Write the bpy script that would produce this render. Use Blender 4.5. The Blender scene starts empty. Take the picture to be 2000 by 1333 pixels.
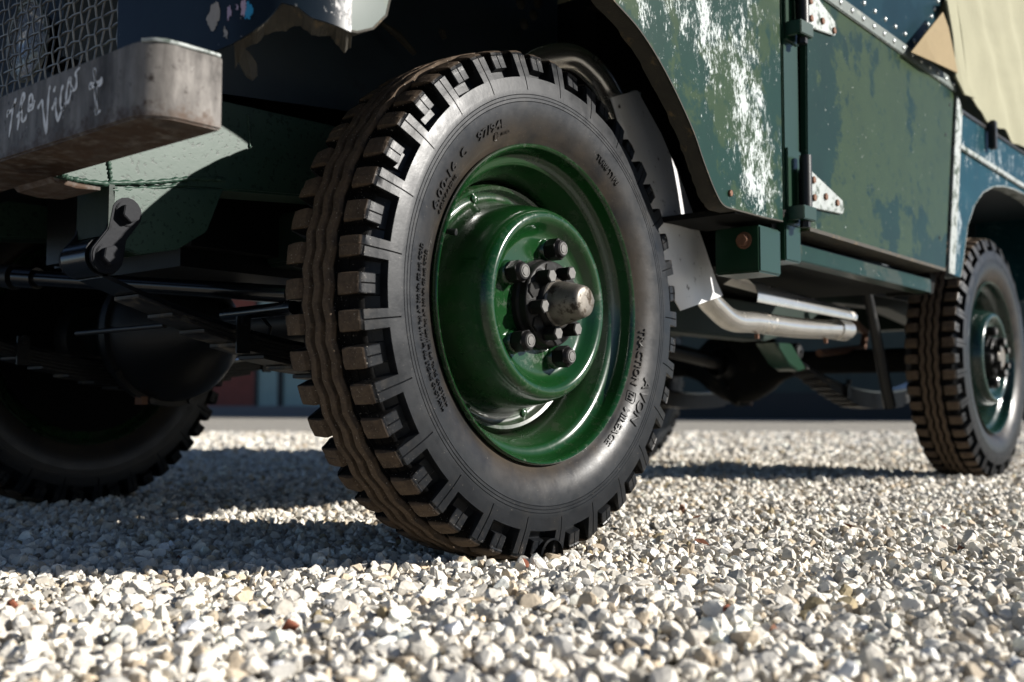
import bpy, bmesh, math, random
import numpy as np
from mathutils import Vector, Matrix
R = math.radians
rnd = random.Random(7); rng = np.random.default_rng(11)
scene = bpy.context.scene

# ------------------------------------------------------------------ camera, sky, sun, exposure
# x runs to the rear of the vehicle, y to its right-hand side, z up; the near front wheel stands at the origin
CAM = np.array([-1.2217, -0.9529, 0.2169]); YAW, PITCH, FPX = 0.87547, 0.06127, 2072.4
FW = np.array([math.sin(YAW)*math.cos(PITCH), math.cos(YAW)*math.cos(PITCH), math.sin(PITCH)])
RT = np.cross(FW, [0, 0, 1]); RT /= np.linalg.norm(RT); UP = np.cross(RT, FW)
cd = bpy.data.cameras.new('camera'); cam = bpy.data.objects.new('camera', cd); scene.collection.objects.link(cam)
cam.matrix_world = Matrix(((RT[0], UP[0], -FW[0], CAM[0]), (RT[1], UP[1], -FW[1], CAM[1]), (RT[2], UP[2], -FW[2], CAM[2]), (0, 0, 0, 1)))
cd.sensor_width = 36.0; cd.lens = FPX/2000*36; cd.clip_start = .02; cd.clip_end = 500
cd.dof.use_dof = True; cd.dof.focus_distance = 1.50; cd.dof.aperture_fstop = 4.2
scene.camera = cam

SUN = Vector((.61, -1.0, .49)).normalized()
world = bpy.data.worlds.new('World'); scene.world = world; world.use_nodes = True
wn = world.node_tree; sky = wn.nodes.new('ShaderNodeTexSky'); sky.sky_type = 'NISHITA'; sky.sun_disc = False
sky.sun_elevation = math.asin(SUN.z); sky.sun_rotation = math.atan2(SUN.x, SUN.y)
sky.air_density = .55; sky.dust_density = .2; sky.ozone_density = 1.5
wn.links.new(sky.outputs[0], wn.nodes['Background'].inputs[0]); wn.nodes['Background'].inputs[1].default_value = 0.05
sd = bpy.data.lights.new('sun', 'SUN'); sd.energy = 5.0; sd.angle = R(.5); sd.color = (1, .96, .90)
so = bpy.data.objects.new('sun', sd); scene.collection.objects.link(so)
so.rotation_euler = SUN.to_track_quat('Z', 'Y').to_euler()
vs = scene.view_settings; vs.view_transform = 'Standard'; vs.look = 'None'; vs.gamma = 1; vs.exposure = 0.86

# ------------------------------------------------------------------ helpers
col = scene.collection
def at(px, py, axis, val):
    """where the sight line through a point of the photograph meets the plane axis = val"""
    d = FW + RT*(px-1000)/FPX - UP*(py-666.5)/FPX
    return CAM + d*((val-CAM[axis])/d[axis])
class MB:
    def __init__(s): s.v = []; s.f = []
    def add(s, vs, fs):
        n = len(s.v); s.v += [tuple(map(float, q)) for q in vs]; s.f += [tuple(i+n for i in f) for f in fs]; return s
    def box(s, a, b):
        (x0, y0, z0), (x1, y1, z1) = a, b
        return s.add([(x0,y0,z0),(x1,y0,z0),(x1,y1,z0),(x0,y1,z0),(x0,y0,z1),(x1,y0,z1),(x1,y1,z1),(x0,y1,z1)],
                     [(0,3,2,1),(4,5,6,7),(0,1,5,4),(1,2,6,5),(2,3,7,6),(3,0,4,7)])
    def prism(s, poly, axis, c0, c1):
        """polygon in the two other axes, pulled from c0 to c1 along axis"""
        n = len(poly); o = [i for i in range(3) if i != axis]; vs = []
        for c in (c0, c1):
            for q in poly:
                p = [0, 0, 0]; p[o[0]], p[o[1]] = q[0], q[1]; p[axis] = c; vs.append(p)
        fs = [tuple(range(n))[::-1], tuple(range(n, 2*n))] + [(i, (i+1) % n, (i+1) % n+n, i+n) for i in range(n)]
        return s.add(vs, fs)
    def tube(s, pts, r, n=10, cap=True):
        pts = [Vector(p) for p in pts]; m = len(pts)
        rs = r if isinstance(r, (list, tuple)) else [r]*m
        t = (pts[1]-pts[0]).normalized(); ref = Vector((0, 0, 1)) if abs(t.z) < .9 else Vector((1, 0, 0))
        u = t.cross(ref).normalized(); vs = []
        for i in range(m):
            t = (pts[min(i+1, m-1)]-pts[max(i-1, 0)]).normalized()
            u = (u - t*u.dot(t)).normalized(); w = t.cross(u)
            vs += [pts[i]+(u*math.cos(2*math.pi*k/n)+w*math.sin(2*math.pi*k/n))*rs[i] for k in range(n)]
        fs = [(i*n+k, i*n+(k+1) % n, (i+1)*n+(k+1) % n, (i+1)*n+k) for i in range(m-1) for k in range(n)]
        if cap: fs += [tuple(range(n))[::-1], tuple(range((m-1)*n, m*n))]
        return s.add(vs, fs)
    def lathe(s, prof, n=64, c=(0, 0, 0), closed=False):
        """(radius, y) pairs turned about the y axis"""
        m = len(prof); vs = []
        for k in range(n):
            a = 2*math.pi*k/n
            vs += [(c[0]+r*math.cos(a), c[1]+y, c[2]+r*math.sin(a)) for r, y in prof]
        fs = []
        for k in range(n):
            k2 = (k+1) % n
            for i in range(m if closed else m-1):
                j = (i+1) % m; fs.append((k*m+i, k2*m+i, k2*m+j, k*m+j))
        return s.add(vs, fs)
    def ngon(s, c, r, h, n=6, axis=1, rot=0, taper=1.0, sgn=-1):
        """bolt head or disc: base at c, height h along sgn*axis"""
        o = [i for i in range(3) if i != axis]; vs = []
        for hh, q in ((0, 1), (h, taper)):
            for k in range(n):
                a = rot+2*math.pi*k/n; p = list(c); p[axis] += sgn*hh
                p[o[0]] += r*q*math.cos(a); p[o[1]] += r*q*math.sin(a); vs.append(p)
        return s.add(vs, [tuple(range(n)), tuple(range(n, 2*n))]+[(i, (i+1) % n, (i+1) % n+n, i+n) for i in range(n)])
    def mesh(s, name, smooth=None, bev=0, seg=2):
        me = bpy.data.meshes.new(name); me.from_pydata(s.v, [], s.f); me.update()
        bm = bmesh.new(); bm.from_mesh(me)
        bmesh.ops.remove_doubles(bm, verts=bm.verts, dist=1e-6)
        bmesh.ops.recalc_face_normals(bm, faces=bm.faces)
        if bev:
            es = [e for e in bm.edges if len(e.link_faces) == 2 and e.calc_face_angle(0) > .5]
            if es: bmesh.ops.bevel(bm, geom=es, offset=bev, segments=seg, affect='EDGES', clamp_overlap=True)
            smooth = smooth or 40
        bm.to_mesh(me); bm.free()
        if smooth is not None:
            me.polygons.foreach_set('use_smooth', [True]*len(me.polygons)); me.set_sharp_from_angle(angle=R(smooth))
        return me
    def build(s, name, mat, parent=None, **k):
        return obj(name, s.mesh(name, **k), mat, parent)
def obj(name, me, mat, parent=None):
    if mat is not None and not me.materials: me.materials.append(mat)
    o = bpy.data.objects.new(name, me); col.objects.link(o)
    if parent is not None: o.parent = parent
    return o
def tag(o, label=None, cat=None, group=None, kind=None):
    for k, v in (('label', label), ('category', cat), ('group', group), ('kind', kind)):
        if v: o[k] = v
    return o
def empty(name, loc=(0, 0, 0)):
    o = bpy.data.objects.new(name, None); o.empty_display_size = .1; col.objects.link(o); o.location = loc; return o
def spline(pts, n=8):
    pts = [np.array(p, float) for p in pts]; q = [2*pts[0]-pts[1]]+pts+[2*pts[-1]-pts[-2]]; out = []
    for i in range(1, len(q)-2):
        a, b, c, d = q[i-1:i+3]
        for k in range(n):
            t = k/n; out.append(.5*(2*b+(c-a)*t+(2*a-5*b+4*c-d)*t*t+(3*b-a-3*c+d)*t**3))
    return out+[pts[-1]]

# ------------------------------------------------------------------ materials
class Mat:
    def __init__(s, name, **kw):
        s.m = bpy.data.materials.new(name); s.m.use_nodes = True; s.t = s.m.node_tree; s.n = s.t.nodes
        s.b = s.n['Principled BSDF']; s.set(**kw)
    def set(s, color=None, rough=None, metal=None, coat=None, spec=None):
        for k, v in (('Base Color', color), ('Roughness', rough), ('Metallic', metal), ('Coat Weight', coat), ('Specular IOR Level', spec)):
            if v is None: continue
            if hasattr(v, 'links') or hasattr(v, 'is_linked'): s.t.links.new(v, s.b.inputs[k])
            else: s.b.inputs[k].default_value = (*v, 1) if k == 'Base Color' else v
    def node(s, typ, ins=None, **props):
        nd = s.n.new(typ)
        for k, v in props.items(): setattr(nd, k, v)
        for k, v in (ins or {}).items():
            if hasattr(v, 'is_linked'): s.t.links.new(v, nd.inputs[k])
            else: nd.inputs[k].default_value = v
        return nd
    def coord(s, scale=(1, 1, 1), rot=(0, 0, 0), loc=(0, 0, 0)):
        tc = s.node('ShaderNodeTexCoord')
        return s.node('ShaderNodeMapping', {'Vector': tc.outputs['Object'], 'Scale': scale, 'Rotation': rot, 'Location': loc}).outputs[0]
    def noise(s, scale=10, detail=6, rough=.6, vec=None, dist=0):
        if vec is None: vec = s.coord()
        return s.node('ShaderNodeTexNoise', {'Vector': vec, 'Scale': scale, 'Detail': detail, 'Roughness': rough, 'Distortion': dist}).outputs[0]
    def ramp(s, f, lo, hi, a=0., b=1.):
        return s.node('ShaderNodeMapRange', {'Value': f, 'From Min': lo, 'From Max': hi, 'To Min': a, 'To Max': b}).outputs[0]
    def math(s, op, a, b=0.):
        nd = s.node('ShaderNodeMath', operation=op)
        for i, v in enumerate((a, b)):
            if hasattr(v, 'is_linked'): s.t.links.new(v, nd.inputs[i])
            else: nd.inputs[i].default_value = v
        return nd.outputs[0]
    def mix(s, f, a, b):
        nd = s.node('ShaderNodeMix', data_type='RGBA')
        for i, v in ((0, f), (6, a), (7, b)):
            if hasattr(v, 'is_linked'): s.t.links.new(v, nd.inputs[i])
            else: nd.inputs[i].default_value = (*v, 1) if i else v
        return nd.outputs[2]
    def bump(s, h, strength=.3, dist=.002):
        nd = s.node('ShaderNodeBump', {'Height': h, 'Strength': strength, 'Distance': dist}); s.t.links.new(nd.outputs[0], s.b.inputs['Normal'])
    def xyz(s):
        tc = s.node('ShaderNodeTexCoord'); return s.node('ShaderNodeSeparateXYZ', {'Vector': tc.outputs['Object']}).outputs
M = {}
def simple(name, color, rough=.5, metal=0., coat=0., var=.25, scale=25, bump=.15, dist=.0015, dirt=None, dirtlo=.55):
    m = Mat(name, rough=rough, metal=metal, coat=coat); n = m.noise(scale)
    c = m.mix(n, tuple(x*(1-var) for x in color), tuple(min(1, x*(1+var)) for x in color))
    if dirt:
        f = m.ramp(m.noise(scale*.6, 8, .7), dirtlo, dirtlo+.1); c = m.mix(f, c, dirt)
        m.set(rough=m.ramp(f, 0, 1, rough, .85))
    m.set(color=c)
    if bump: m.bump(m.noise(scale*6, 4), bump, dist)
    M[name] = m.m; return m
simple('black_satin', (.006, .0065, .007), .4, dirt=(.016, .014, .012), dirtlo=.62).set(spec=.3)
simple('black_gloss', (.004, .0045, .0055), .2, bump=.05, dirt=(.014, .013, .011), dirtlo=.66)
simple('underside', (.009, .0095, .009), .75, dirt=(.03, .025, .018), dirtlo=.6).set(spec=.08)
simple('drum_black', (.003, .003, .003), .8, dirt=(.008, .007, .006), dirtlo=.6).set(spec=.05)
simple('shackle_black', (.006, .007, .010), .55, dirt=(.014, .014, .014), dirtlo=.62).set(spec=.12)
simple('spring_steel', (.010, .0095, .009), .5, metal=.3, dirt=(.11, .095, .075), dirtlo=.55)
for nm_, cg in (('wheel_green', (.0040, .031, .0065)), ('wheel_teal', (.0035, .021, .015))):
    m = Mat(nm_, coat=.2); a = m.noise(9, 6); gr_ = m.ramp(m.noise(26, 10, .78), .54, .66, 0, .5); ch = m.ramp(m.noise(170, 5, .65), .70, .715)
    c = m.mix(a, tuple(x*.8 for x in cg), tuple(x*1.2 for x in cg)); c = m.mix(gr_, c, (.026, .034, .020)); c = m.mix(m.math('MULTIPLY', ch, .8), c, (.12, .15, .11)); Y_ = m.xyz()[1]
    du = m.math('MULTIPLY', m.ramp(Y_, .015, .085), m.ramp(m.noise(15, 8, .7), .40, .62, .1, .75)); c = m.mix(du, c, (.020, .021, .014))
    pt = m.node('ShaderNodeNewGeometry').outputs['Pointiness']; ed = m.math('MULTIPLY', m.ramp(pt, .52, .56), m.ramp(m.noise(85, 7, .75), .54, .60)); c = m.mix(m.math('MULTIPLY', ed, .5), c, (.08, .10, .075)); gr_ = m.math('MAXIMUM', gr_, m.math('MULTIPLY', du, .6))
    m.set(color=c, rough=m.math('ADD', m.ramp(a, .3, .7, .13, .24), m.math('MULTIPLY', gr_, .5))); m.bump(m.math('ADD', m.noise(7, 4), m.math('MULTIPLY', m.noise(60, 5, .6, m.coord((1, 1, .25))), .25)), .10, .004); M[nm_] = m.m
simple('post_green', (.005, .027, .013), .28, coat=.15, var=.1, scale=8, bump=.04, dirt=(.05, .08, .05), dirtlo=.7)
simple('hub_black', (.007, .0065, .006), .45, metal=.1, dirt=(.022, .019, .015), dirtlo=.58, scale=60).set(spec=.18)
simple('nut_dark', (.010, .009, .009), .38, metal=.3, dirt=(.06, .028, .014), dirtlo=.62, scale=120).set(spec=.25)
simple('worn_steel', (.10, .096, .09), .6, metal=.3, var=.4, scale=140, bump=.4, dist=.0006)
simple('cap_steel', (.15, .135, .115), .45, metal=.6, var=.5, scale=90, bump=.35, dist=.0008, dirt=(.05, .038, .026), dirtlo=.52)
simple('exhaust', (.62, .60, .56), .24, metal=.9, var=.2, scale=30, bump=.1, dirt=(.3, .24, .16), dirtlo=.6)
simple('rust', (.14, .065, .035), .75, metal=.2, var=.5, scale=120, bump=.5)
simple('rivet_metal', (.35, .37, .36), .4, metal=.7, var=.2, scale=80)
simple('dirty_edge', (.028, .024, .016), .8, var=.5, scale=60, bump=.6, dist=.002, dirt=(.12, .08, .035), dirtlo=.58)
simple('galvanised', (.26, .28, .27), .55, metal=.2, var=.4, scale=60, dirt=(.045, .065, .05), dirtlo=.50)
simple('inner_blue', (.012, .022, .03), .5, var=.3, scale=14, dirt=(.018, .024, .030), dirtlo=.6)
simple('canvas', (.25, .24, .16), .9, var=.10, scale=12, bump=.3, dist=.004)
simple('canvas_flap', (.22, .165, .085), .9, var=.12, scale=30, bump=.3)
simple('white_paint', (.70, .70, .70), .6, var=.15, scale=120)
simple('chrome', (.6, .6, .6), .12, metal=1, var=.05, bump=0)
simple('lamp_bowl', (.03, .033, .04), .2, metal=1, var=.05, bump=0)
simple('wire', (.22, .21, .19), .45, metal=.6, var=.5, scale=150, dirt=(.16, .10, .05), dirtlo=.6)
simple('brick', (.20, .055, .04), .85, var=.35, scale=6)
simple('teal_door', (.26, .38, .37), .6, var=.15, scale=4)
simple('dark_green_wall', (.025, .042, .04), .7, var=.2, scale=3)
simple('dark_navy', (.009, .012, .015), .6, var=.2, scale=3)
simple('stone_grey', (.16, .16, .17), .8, var=.2, scale=3)
simple('brick_chip', (.20, .062, .03), .85, var=.35, scale=90)
simple('leaf_brown', (.16, .055, .022), .7, var=.35, scale=60)

# shield: thin sheet, stained grey
m = Mat('shield_sheet', rough=.5, metal=.2)
f = m.ramp(m.noise(45, 8, .7), .60, .66); f2 = m.noise(9)
m.set(color=m.mix(f, m.mix(f2, (.52, .52, .52), (.68, .68, .68)), (.06, .05, .045))); m.bump(m.noise(30), .2, .003); M['shield_sheet'] = m.m

# steel bumper: bare plate, brown-black stains, rust at the lower edge
m = Mat('bumper_steel', rough=.42, metal=.15, spec=.2)
a = m.noise(16, 8, .65, m.coord((1, 1, .45))); b = m.noise(70, 6, .7)
strk = m.noise(30, 8, .7, m.coord((1, 1.6, .22))); c = m.mix(m.ramp(m.math('ADD', m.math('MULTIPLY', a, .6), m.math('MULTIPLY', strk, .4)), .40, .60), (.045, .040, .036), (.19, .175, .16))
c = m.mix(m.ramp(b, .58, .68), c, (.035, .028, .024)); z = m.xyz()
c = m.mix(m.ramp(m.noise(110, 6, .75, m.coord((1, .35, 1))), .66, .70, 0, .7), c, (.42, .41, .39))
lo = m.math('ADD', m.ramp(z[2], .535, .495), m.ramp(b, .3, .7, -.4, .4))
c = m.mix(m.ramp(lo, .6, 1.1), c, (.055, .034, .022)); m.set(color=c, rough=m.ramp(a, .3, .7, .62, .48)); m.bump(b, .25, .0012); M['bumper_steel'] = m.m

# chassis: brushed-on green over pitted steel, runs and drips
m = Mat('chassis_green', rough=.44, spec=.26)
a = m.noise(18, 6); pit = m.noise(130, 4, .6)
m.set(color=m.mix(m.ramp(pit, .575, .63, 0, .75), m.mix(a, (.018, .042, .029), (.034, .066, .048)), (.006, .018, .011))); m.bump(m.math('ADD', m.math('MULTIPLY', m.ramp(pit, .55, .75), -.6), m.noise(45, 5)), .16, .0012); M['chassis_green'] = m.m
m = Mat('chassis_shade', rough=.5, spec=.2)  # chassis green again, darkened to stand for the shade under the body
m.set(color=m.mix(m.noise(18, 6), (.006, .014, .010), (.010, .022, .015))); m.bump(m.noise(60), .3, .0015); M['chassis_shade'] = m.m

# front wing: old greens with scratched-off paint
def worn_paint(name, dark, olive, white, centres, thr, ang, olive_lo=.5, seed=0., edge=None):
    m = Mat(name, rough=.30, spec=.2); X = m.xyz()
    on = m.noise(5.5, 9, .66, m.coord(loc=(seed, 0, seed)))
    if edge: on = m.math('SUBTRACT', on, m.math('MAXIMUM', m.ramp(X[0], edge[1], edge[0], 0, .17), m.ramp(X[2], edge[3], edge[2], 0, .15)))
    ol = m.ramp(on, olive_lo, olive_lo+.03)
    mot = m.ramp(m.noise(45, 12, .82), .55, .60); ol = m.math('MULTIPLY', ol, m.ramp(mot, 0, 1, 1, .25))
    base = m.mix(m.noise(14, 5), tuple(x*.75 for x in dark), tuple(x*1.3 for x in dark))
    ol_c = m.mix(m.noise(9, 5), tuple(x*.8 for x in olive), tuple(x*1.25 for x in olive))
    c = m.mix(ol, base, ol_c)
    reg = None
    for cx, cz, sx, sz, amp in centres:
        dx = m.math('MULTIPLY', m.math('SUBTRACT', X[0], cx), 1/sx); dz = m.math('MULTIPLY', m.math('SUBTRACT', X[2], cz), 1/sz)
        g = m.math('MULTIPLY', m.math('POWER', 2.718, m.math('MULTIPLY', m.math('ADD', m.math('MULTIPLY', dx, dx), m.math('MULTIPLY', dz, dz)), -1.)), amp)
        reg = g if reg is None else m.math('ADD', reg, g)
    st = m.noise(22, 12, .78, m.coord((1.35, 1, .85), (0, R(ang), 0)), .3); st2 = m.noise(120, 10, .8, m.coord((1.9, 1, .7), (0, R(ang), 0)))
    w = m.math('ADD', m.math('ADD', m.math('MULTIPLY', st, .5), m.math('MULTIPLY', st2, .5)), reg)
    wf = m.ramp(w, thr, thr+.02)
    fleck = m.ramp(m.noise(130, 4, .6), .70, .72)
    wf = m.math('MAXIMUM', wf, m.math('MULTIPLY', fleck, .8))
    c = m.mix(wf, c, white); m.set(color=c, rough=m.ramp(wf, 0, 1, .28, .6)); m.bump(m.math('SUBTRACT', m.noise(4, 3), m.math('MULTIPLY', wf, .25)), .25, .004)
    M[name] = m.m
worn_paint('wing_paint', (.006, .026, .017), (.022, .041, .016), (.42, .46, .45),
           [(.47, .66, .085, .13, .075), (.43, .84, .06, .13, .06), (.20, .88, .13, .09, .06), (.31, .83, .04, .08, .06), (.50, .58, .06, .05, .04)], .575, -14, .475)
worn_paint('wing_front_paint', (.006, .010, .015), (.007, .012, .017), (.45, .44, .43), [(-.45, .65, .055, .07, .16)], .62, 10, .5)
M['wing_front_paint'].node_tree.nodes['Principled BSDF'].inputs['Specular IOR Level'].default_value = .14
worn_paint('door_paint', (.006, .021, .014), (.025, .041, .016), (.30, .33, .30), [(1.0, .56, .6, .015, .10), (.71, .6, .02, .06, .12)], .70, 0, .385, 3.1, (.68, .98, .55, .70))
worn_paint('tub_paint', (.003, .034, .044), (.006, .044, .055), (.36, .40, .42), [(1.58, .72, .06, .18, .055), (1.80, .90, .25, .03, .045), (2.1, .93, .25, .07, .03)], .575, -10, .6)
worn_paint('door_top_paint', (.006, .022, .030), (.008, .027, .036), (.5, .55, .55), [(1.1, 1.2, .3, .2, -.1)], .80, 0, .5)
M['door_top_paint'].node_tree.nodes['Principled BSDF'].inputs['Specular IOR Level'].default_value = .08
simple('capping_green', (.06, .078, .066), .5, var=.3, scale=50, dirt=(.22, .24, .22), dirtlo=.58)
worn_paint('sill_paint', (.006, .023, .014), (.028, .038, .025), (.42, .42, .39), [(1.0, .53, .25, .03, .08)], .66, 0, .5)

# tyre: sheeny black sidewall, brown dust near the rim, earth on the tread
m = Mat('tyre_rubber', rough=.4, spec=.2); X = m.xyz()
r = m.math('SQRT', m.math('ADD', m.math('MULTIPLY', X[0], X[0]), m.math('MULTIPLY', X[2], X[2])))
yy = m.math('ABSOLUTE', m.math('SUBTRACT', X[1], .072))
n1 = m.noise(38, 7, .65); n2 = m.noise(190, 4, .6); n3 = m.noise(7, 6, .7)
c = m.mix(n1, (.0065, .0075, .009), (.0135, .015, .0175))
rimdust = m.math('MULTIPLY', m.ramp(r, .288, .238), m.ramp(n3, .34, .58)); c = m.mix(rimdust, c, (.042, .033, .024)); dry = m.math('MULTIPLY', m.ramp(m.noise(22, 9, .75), .52, .66), .45); c = m.mix(dry, c, (.022, .0205, .018)); c = m.mix(m.ramp(m.noise(300, 3, .6), .70, .73, 0, .7), c, (.16, .14, .12))
scuff = m.math('MULTIPLY', m.ramp(r, .33, .367), m.ramp(n1, .52, .72)); c = m.mix(m.math('MULTIPLY', scuff, .55), c, (.07, .056, .042))
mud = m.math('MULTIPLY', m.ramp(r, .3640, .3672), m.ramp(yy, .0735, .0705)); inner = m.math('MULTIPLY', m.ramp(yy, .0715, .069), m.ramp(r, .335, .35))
c = m.mix(m.math('MULTIPLY', inner, m.ramp(n1, .3, .6, .75, 1)), c, (.0030, .0026, .0022))  # shade painted into the tread grooves and gaps, near black below the lug tops
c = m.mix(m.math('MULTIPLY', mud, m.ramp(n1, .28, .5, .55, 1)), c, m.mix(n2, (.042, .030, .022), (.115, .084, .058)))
fl = m.math('MULTIPLY', m.ramp(m.noise(420, 2), .69, .72), m.ramp(r, .345, .36)); c = m.mix(fl, c, (.35, .32, .28))
mud_or_shade = m.math('MAXIMUM', mud, inner); m.set(spec=m.ramp(mud_or_shade, 0, 1, .22, .08)); m.set(color=c, rough=m.math('MAXIMUM', m.ramp(mud_or_shade, 0, 1, 0, .8), m.ramp(m.math('ADD', n1, m.math('MULTIPLY', n3, .6)), .55, 1.05, .28, .46)))
m.bump(m.math('ADD', m.math('MULTIPLY', n2, m.ramp(mud_or_shade, 0, 1, .12, 1.2)), m.math('MULTIPLY', n1, .3)), .5, .0016); M['tyre_rubber'] = m.m

# gravel: crushed limestone, colour of each stone from an attribute
m = Mat('gravel_stone', rough=.85)
at_ = m.node('ShaderNodeAttribute', attribute_name='stone'); n = m.noise(160, 5, .65); n2 = m.noise(60, 5, .6)
c = m.mix(m.ramp(n, .3, .6), (.78, .78, .78), (1, 1, 1)); c = m.node('ShaderNodeMix', {0: 1., 6: at_.outputs['Color'], 7: c}, data_type='RGBA', blend_type='MULTIPLY').outputs[2]
m.set(color=m.mix(m.ramp(n2, .64, .76, 0, .5), c, (.30, .24, .16))); m.bump(m.math('ADD', n, m.math('MULTIPLY', n2, .8)), .55, .0022); M['gravel_stone'] = m.m
m = Mat('gravel_bed', rough=.9); v = m.node('ShaderNodeTexVoronoi', {'Vector': m.coord(), 'Scale': 55.}); v2 = m.noise(.6, 4)
cc = m.mix(m.ramp(v.outputs['Distance'], .15, .6), (.62, .57, .48), (.13, .115, .09))
rr_ = m.node('ShaderNodeSeparateColor', {'Color': v.outputs['Color']}).outputs[0]
m.set(color=m.mix(m.ramp(rr_, 0, 1, 0, .45), cc, (.62, .585, .52))); m.bump(m.math('MULTIPLY', v.outputs['Distance'], -1.), .8, .012); M['gravel_bed'] = m.m

m = Mat('headlamp_glass', color=(.9, .95, 1.), rough=.08); m.b.inputs['Transmission Weight'].default_value = .85; M['headlamp_glass'] = m.m

# ------------------------------------------------------------------ ground
g = MB(); g.add([(-80, -80, -.016), (120, -80, -.016), (120, 120, -.016), (-80, 120, -.016)], [(0, 1, 2, 3)])
tag(g.build('ground', M['gravel_bed']), 'bed of pale crushed limestone under the vehicle', kind='structure')

def stone_shapes(sub, k):
    out = []
    for q in range(k):
        bm = bmesh.new(); bmesh.ops.create_icosphere(bm, subdivisions=sub, radius=1)
        v = np.array([x.co[:] for x in bm.verts]); f = np.array([[x.index for x in y.verts] for y in bm.faces]); bm.free()
        for _ in range(11):
            n = rng.normal(size=3); n /= np.linalg.norm(n); h = rng.uniform(.38, .74); d = v@n-h
            v = v-np.outer(np.maximum(d, 0), n)
        v *= 1+rng.normal(0, .012, (len(v), 1)); v *= rng.uniform(.75, 1.2, 3)*np.array([1, 1, .85]); out.append((v, f))
    return out
def gravel_points():
    """loose heaped stones out to about eight metres in front of the lens and a little to both sides"""
    P = []
    def patch(d0, d1, sp):
        w = d1*.56+.35
        nx = int(2*w/sp); ny = int((d1-d0)/sp)
        gx, gy = np.meshgrid(np.linspace(-w, w, nx), np.linspace(d0, d1, ny))
        gx = gx+rng.uniform(-.5, .5, gx.shape)*sp; gy = gy+rng.uniform(-.5, .5, gy.shape)*sp
        k = (abs(gx) < gy*.53+.26); return gx[k], gy[k]
    return patch
hf = FW.copy(); hf[2] = 0; hf /= np.linalg.norm(hf); hr = np.array([RT[0], RT[1], 0])
patch = gravel_points()
VV, FF, CC, base = [], [], [], 0
for d0, d1, sp, sub, size in ((.45, 1.25, .0135, 2, .0112), (1.25, 1.75, .0132, 2, .0106), (.60, 1.9, .0100, 1, .0052), (1.75, 2.8, .0138, 1, .0106), (2.8, 4.6, .019, 1, .0135), (4.6, 8.5, .032, 1, .022)):
    gx, gy = patch(d0, d1, sp); N = len(gx)
    if d0 < 1: # hardly any of the first strip can be seen: keep what lies in the cone
        k = (gy > .72); gx, gy = gx[k], gy[k]; N = len(gx)
    shapes = stone_shapes(sub, 14)
    pos = CAM[None]*[1, 1, 0]+gx[:, None]*hr+gy[:, None]*hf
    pos[:, 2] = rng.uniform(-.012, .004, N)+.004*np.sin(pos[:, 0]*7+1)*np.sin(pos[:, 1]*6)
    s = size*np.clip(np.exp(rng.normal(0, .24, N)), .4, 1.5); which = rng.integers(0, len(shapes), N)
    under = (abs(pos[:, 0]) < .10) & (pos[:, 1] > -.012) & (pos[:, 1] < .16); pos[under, 2] -= .012
    q = rng.normal(size=(N, 4)); q[:, 0] += 1; q /= np.linalg.norm(q, axis=1)[:, None]; w_, x_, y_, z_ = q.T
    Rm = np.stack([1-2*(y_*y_+z_*z_), 2*(x_*y_-z_*w_), 2*(x_*z_+y_*w_), 2*(x_*y_+z_*w_), 1-2*(x_*x_+z_*z_), 2*(y_*z_-x_*w_), 2*(x_*z_-y_*w_), 2*(y_*z_+x_*w_), 1-2*(x_*x_+y_*y_)], -1).reshape(N, 3, 3)
    tone = rng.uniform(0, 1, N)[:, None]; lum = rng.normal(1, .2, N)[:, None]
    c = (np.array([.775, .71, .60])*(1-tone)+np.array([.65, .62, .56])*tone)*lum
    kind = rng.uniform(0, 1, N); c[kind < .10] *= np.array([.70, .62, .52]); c[(kind > .10) & (kind < .15)] *= .5
    c[kind > .9992] = (.20, .09, .05); c[(kind > .987) & (kind < .9992)] = (.36, .29, .17); c = np.clip(c, .04, .88)
    for j, (v, f) in enumerate(shapes):
        k = np.where(which == j)[0]
        if not len(k): continue
        V = np.einsum('nij,vj->nvi', Rm[k], v)*s[k][:, None, None]+pos[k][:, None]
        VV.append(V.reshape(-1, 3)); FF.append((f[None]+(np.arange(len(k))*len(v))[:, None, None]+base).reshape(-1, 3)); base += len(k)*len(v)
        CC.append(np.repeat(np.c_[c[k], np.ones(len(k))], len(v), 0))
VV = np.concatenate(VV).astype(np.float32); FF = np.concatenate(FF).astype(np.int32); CC = np.concatenate(CC).astype(np.float32)
me = bpy.data.meshes.new('gravel'); me.vertices.add(len(VV)); me.vertices.foreach_set('co', VV.ravel())
me.loops.add(FF.size); me.loops.foreach_set('vertex_index', FF.ravel()); me.polygons.add(len(FF)); me.polygons.foreach_set('loop_start', np.arange(0, FF.size, 3, dtype=np.int32))
me.update(calc_edges=True); ca = me.attributes.new('stone', 'FLOAT_COLOR', 'POINT'); ca.data.foreach_set('color', CC.ravel())
me.polygons.foreach_set('use_smooth', np.zeros(len(FF), bool))
print('gravel triangles', len(FF))
tag(obj('gravel', me, M['gravel_stone']), 'loose pale limestone gravel covering the yard', 'gravel', kind='stuff')

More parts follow.
